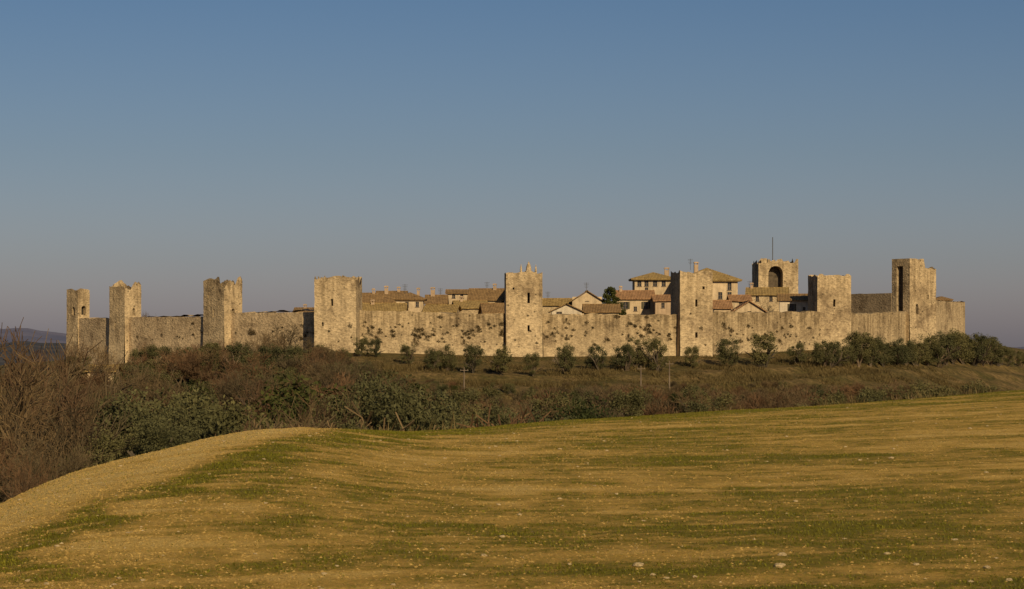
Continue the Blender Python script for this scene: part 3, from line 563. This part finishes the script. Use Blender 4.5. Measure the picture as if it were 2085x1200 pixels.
def lumps(name,n,smin,smax,mat,lab,cat,pw=1.3,tan=False):
    px,D=fsample(n,pw=pw); z=ground(px,D)
    if tan:
        g=gmask(px,HY-z*F/D,X(px,D),D); ok=rng.random(n)>np.clip((g-.1)*1.4,0,.96); px,D,z=px[ok],D[ok],z[ok]; n=len(px)
    s_=smin+(smax-smin)*rng.random(n)**4; a=rng.uniform(0,6.28,n); O=OC[None]*(s_[:,None,None])*rng.uniform(.55,1.2,(n,6,1)); c_,s2=np.cos(a)[:,None],np.sin(a)[:,None]
    V=np.stack([O[...,0]*c_-O[...,1]*s2,O[...,0]*s2+O[...,1]*c_,O[...,2]*.55],-1)+np.stack([X(px,D),D,z],-1)[:,None]
    L=(np.arange(n)[:,None]*6+OF[None]).reshape(-1); add(name,mesh_np(name,V.reshape(-1,3),L,3,[mat]),kind="stuff",label=lab,cat=cat)
m=M("soil_clod"); m.color(m.ramp(m.noise(m.coord(False),2,5,.8),[(.3,(.22,.135,.034)),(.7,(.42,.275,.080))])); 
lumps("soil_clods",130000,.010,.05,m.m,"crumbly tan clods of earth","soil",1.2,True)
m=M("pale_limestone"); m.color(m.ramp(m.noise(m.coord(True),6,5,.8),[(.3,(.30,.215,.10)),(.7,(.54,.41,.22))])); m.bump(m.noise(m.coord(True),12,4),.6,.05); m_ls=m.m
lumps("small_stones",1800,.012,.045,m_ls,"small pale stones scattered on soil","stones",1.2)
rocks=[]
for i in range(5):
    bm=bmesh.new(); bmesh.ops.create_icosphere(bm,subdivisions=3,radius=1)
    for v_ in bm.verts:
        p=v_.co.copy(); q=1+.45*mn.noise(p*1.1+Vector((i*9,0,0)))+.2*mn.noise(p*2.7+Vector((i*9,3,0))); v_.co=Vector((p.x*q*1.2,p.y*q,p.z*q*.6))
    me=bpy.data.meshes.new("field_stone"); bm.to_mesh(me); bm.free(); me.materials.append(m_ls); rocks.append(me)
def rock(px,D,s_): 
    add("field_stone",random.choice(rocks),(X(px,D),D,float(ground(px,D))+s_*.2),random.uniform(0,6),(s_*random.uniform(.8,1.2),s_,s_*random.uniform(.7,1.05)),label="pale limestone lump lying on the field",cat="stone",group="stones on the field")
def Dat(px,py):
    Ds=np.linspace(36,float(DC(px))-1,200); g=HY-ground(np.full(200,float(px)),Ds)*F/Ds; return float(Ds[np.argmin(np.abs(g-py))])
for px,py,wd in [(986,1133,15),(1300,1153,24),(1587,1157,26),(1593,1133,19),(1815,935,12),(1975,873,10),(1140,916,9),(1945,1100,13),(2010,1155,16),(1415,1178,12),(1058,1050,11),(660,1170,12),(1140,1015,9),(1620,1023,9),(1720,1100,10),(2055,1180,16),(1330,1170,13),(520,1128,10),(1865,1155,13),(1310,1060,10),(800,1190,12),(95,1190,12)]:
    D=Dat(px,py); rock(px,D,wd*D/F/2.3)
for _ in range(110):
    px=random.uniform(-50,2140); D=40+(float(DC(px))-42)*random.random()**1.1; rock(px,D,random.uniform(.022,.055))
# ------------------------------------------------------------ utility poles
def pole(px,base,top_):
    D=Dbase(px,base,300); z=float(ground(px,D)); h=Z(top_,D)-z
    V=[];Fc=[]; n=8
    for j,(z_,r_) in enumerate([(-.5,.13),(h*.5,.10),(h,.075)]):
        for i in range(n): V.append((r_*math.cos(i*math.tau/n),r_*math.sin(i*math.tau/n),z_))
    for j in range(2):
        for i in range(n): Fc.append((j*n+i,j*n+(i+1)%n,(j+1)*n+(i+1)%n,(j+1)*n+i))
    Fc.append(tuple(2*n+i for i in range(n)))
    e=add("utility_pole",None,(X(px,D),D,z),.2,label="grey wooden utility pole on the slope",cat="pole",group="utility poles")
    add("post",mesh_py("post",V,Fc,[m_wood]),parent=e)
    v=[];f=[]; box(v,f,(-.6,-.13,h-.5),(.6,-.085,h-.41)); 
    for x_ in(-.5,0,.5): box(v,f,(x_-.04,-.14,h-.409),(x_+.04,-.07,h-.25))
    add("crossarm",mesh_py("crossarm",v,f,[m_wood]),parent=e)
for q in [(1363,800,735),(1305,792,745),(945,790,748)]: pole(*q)
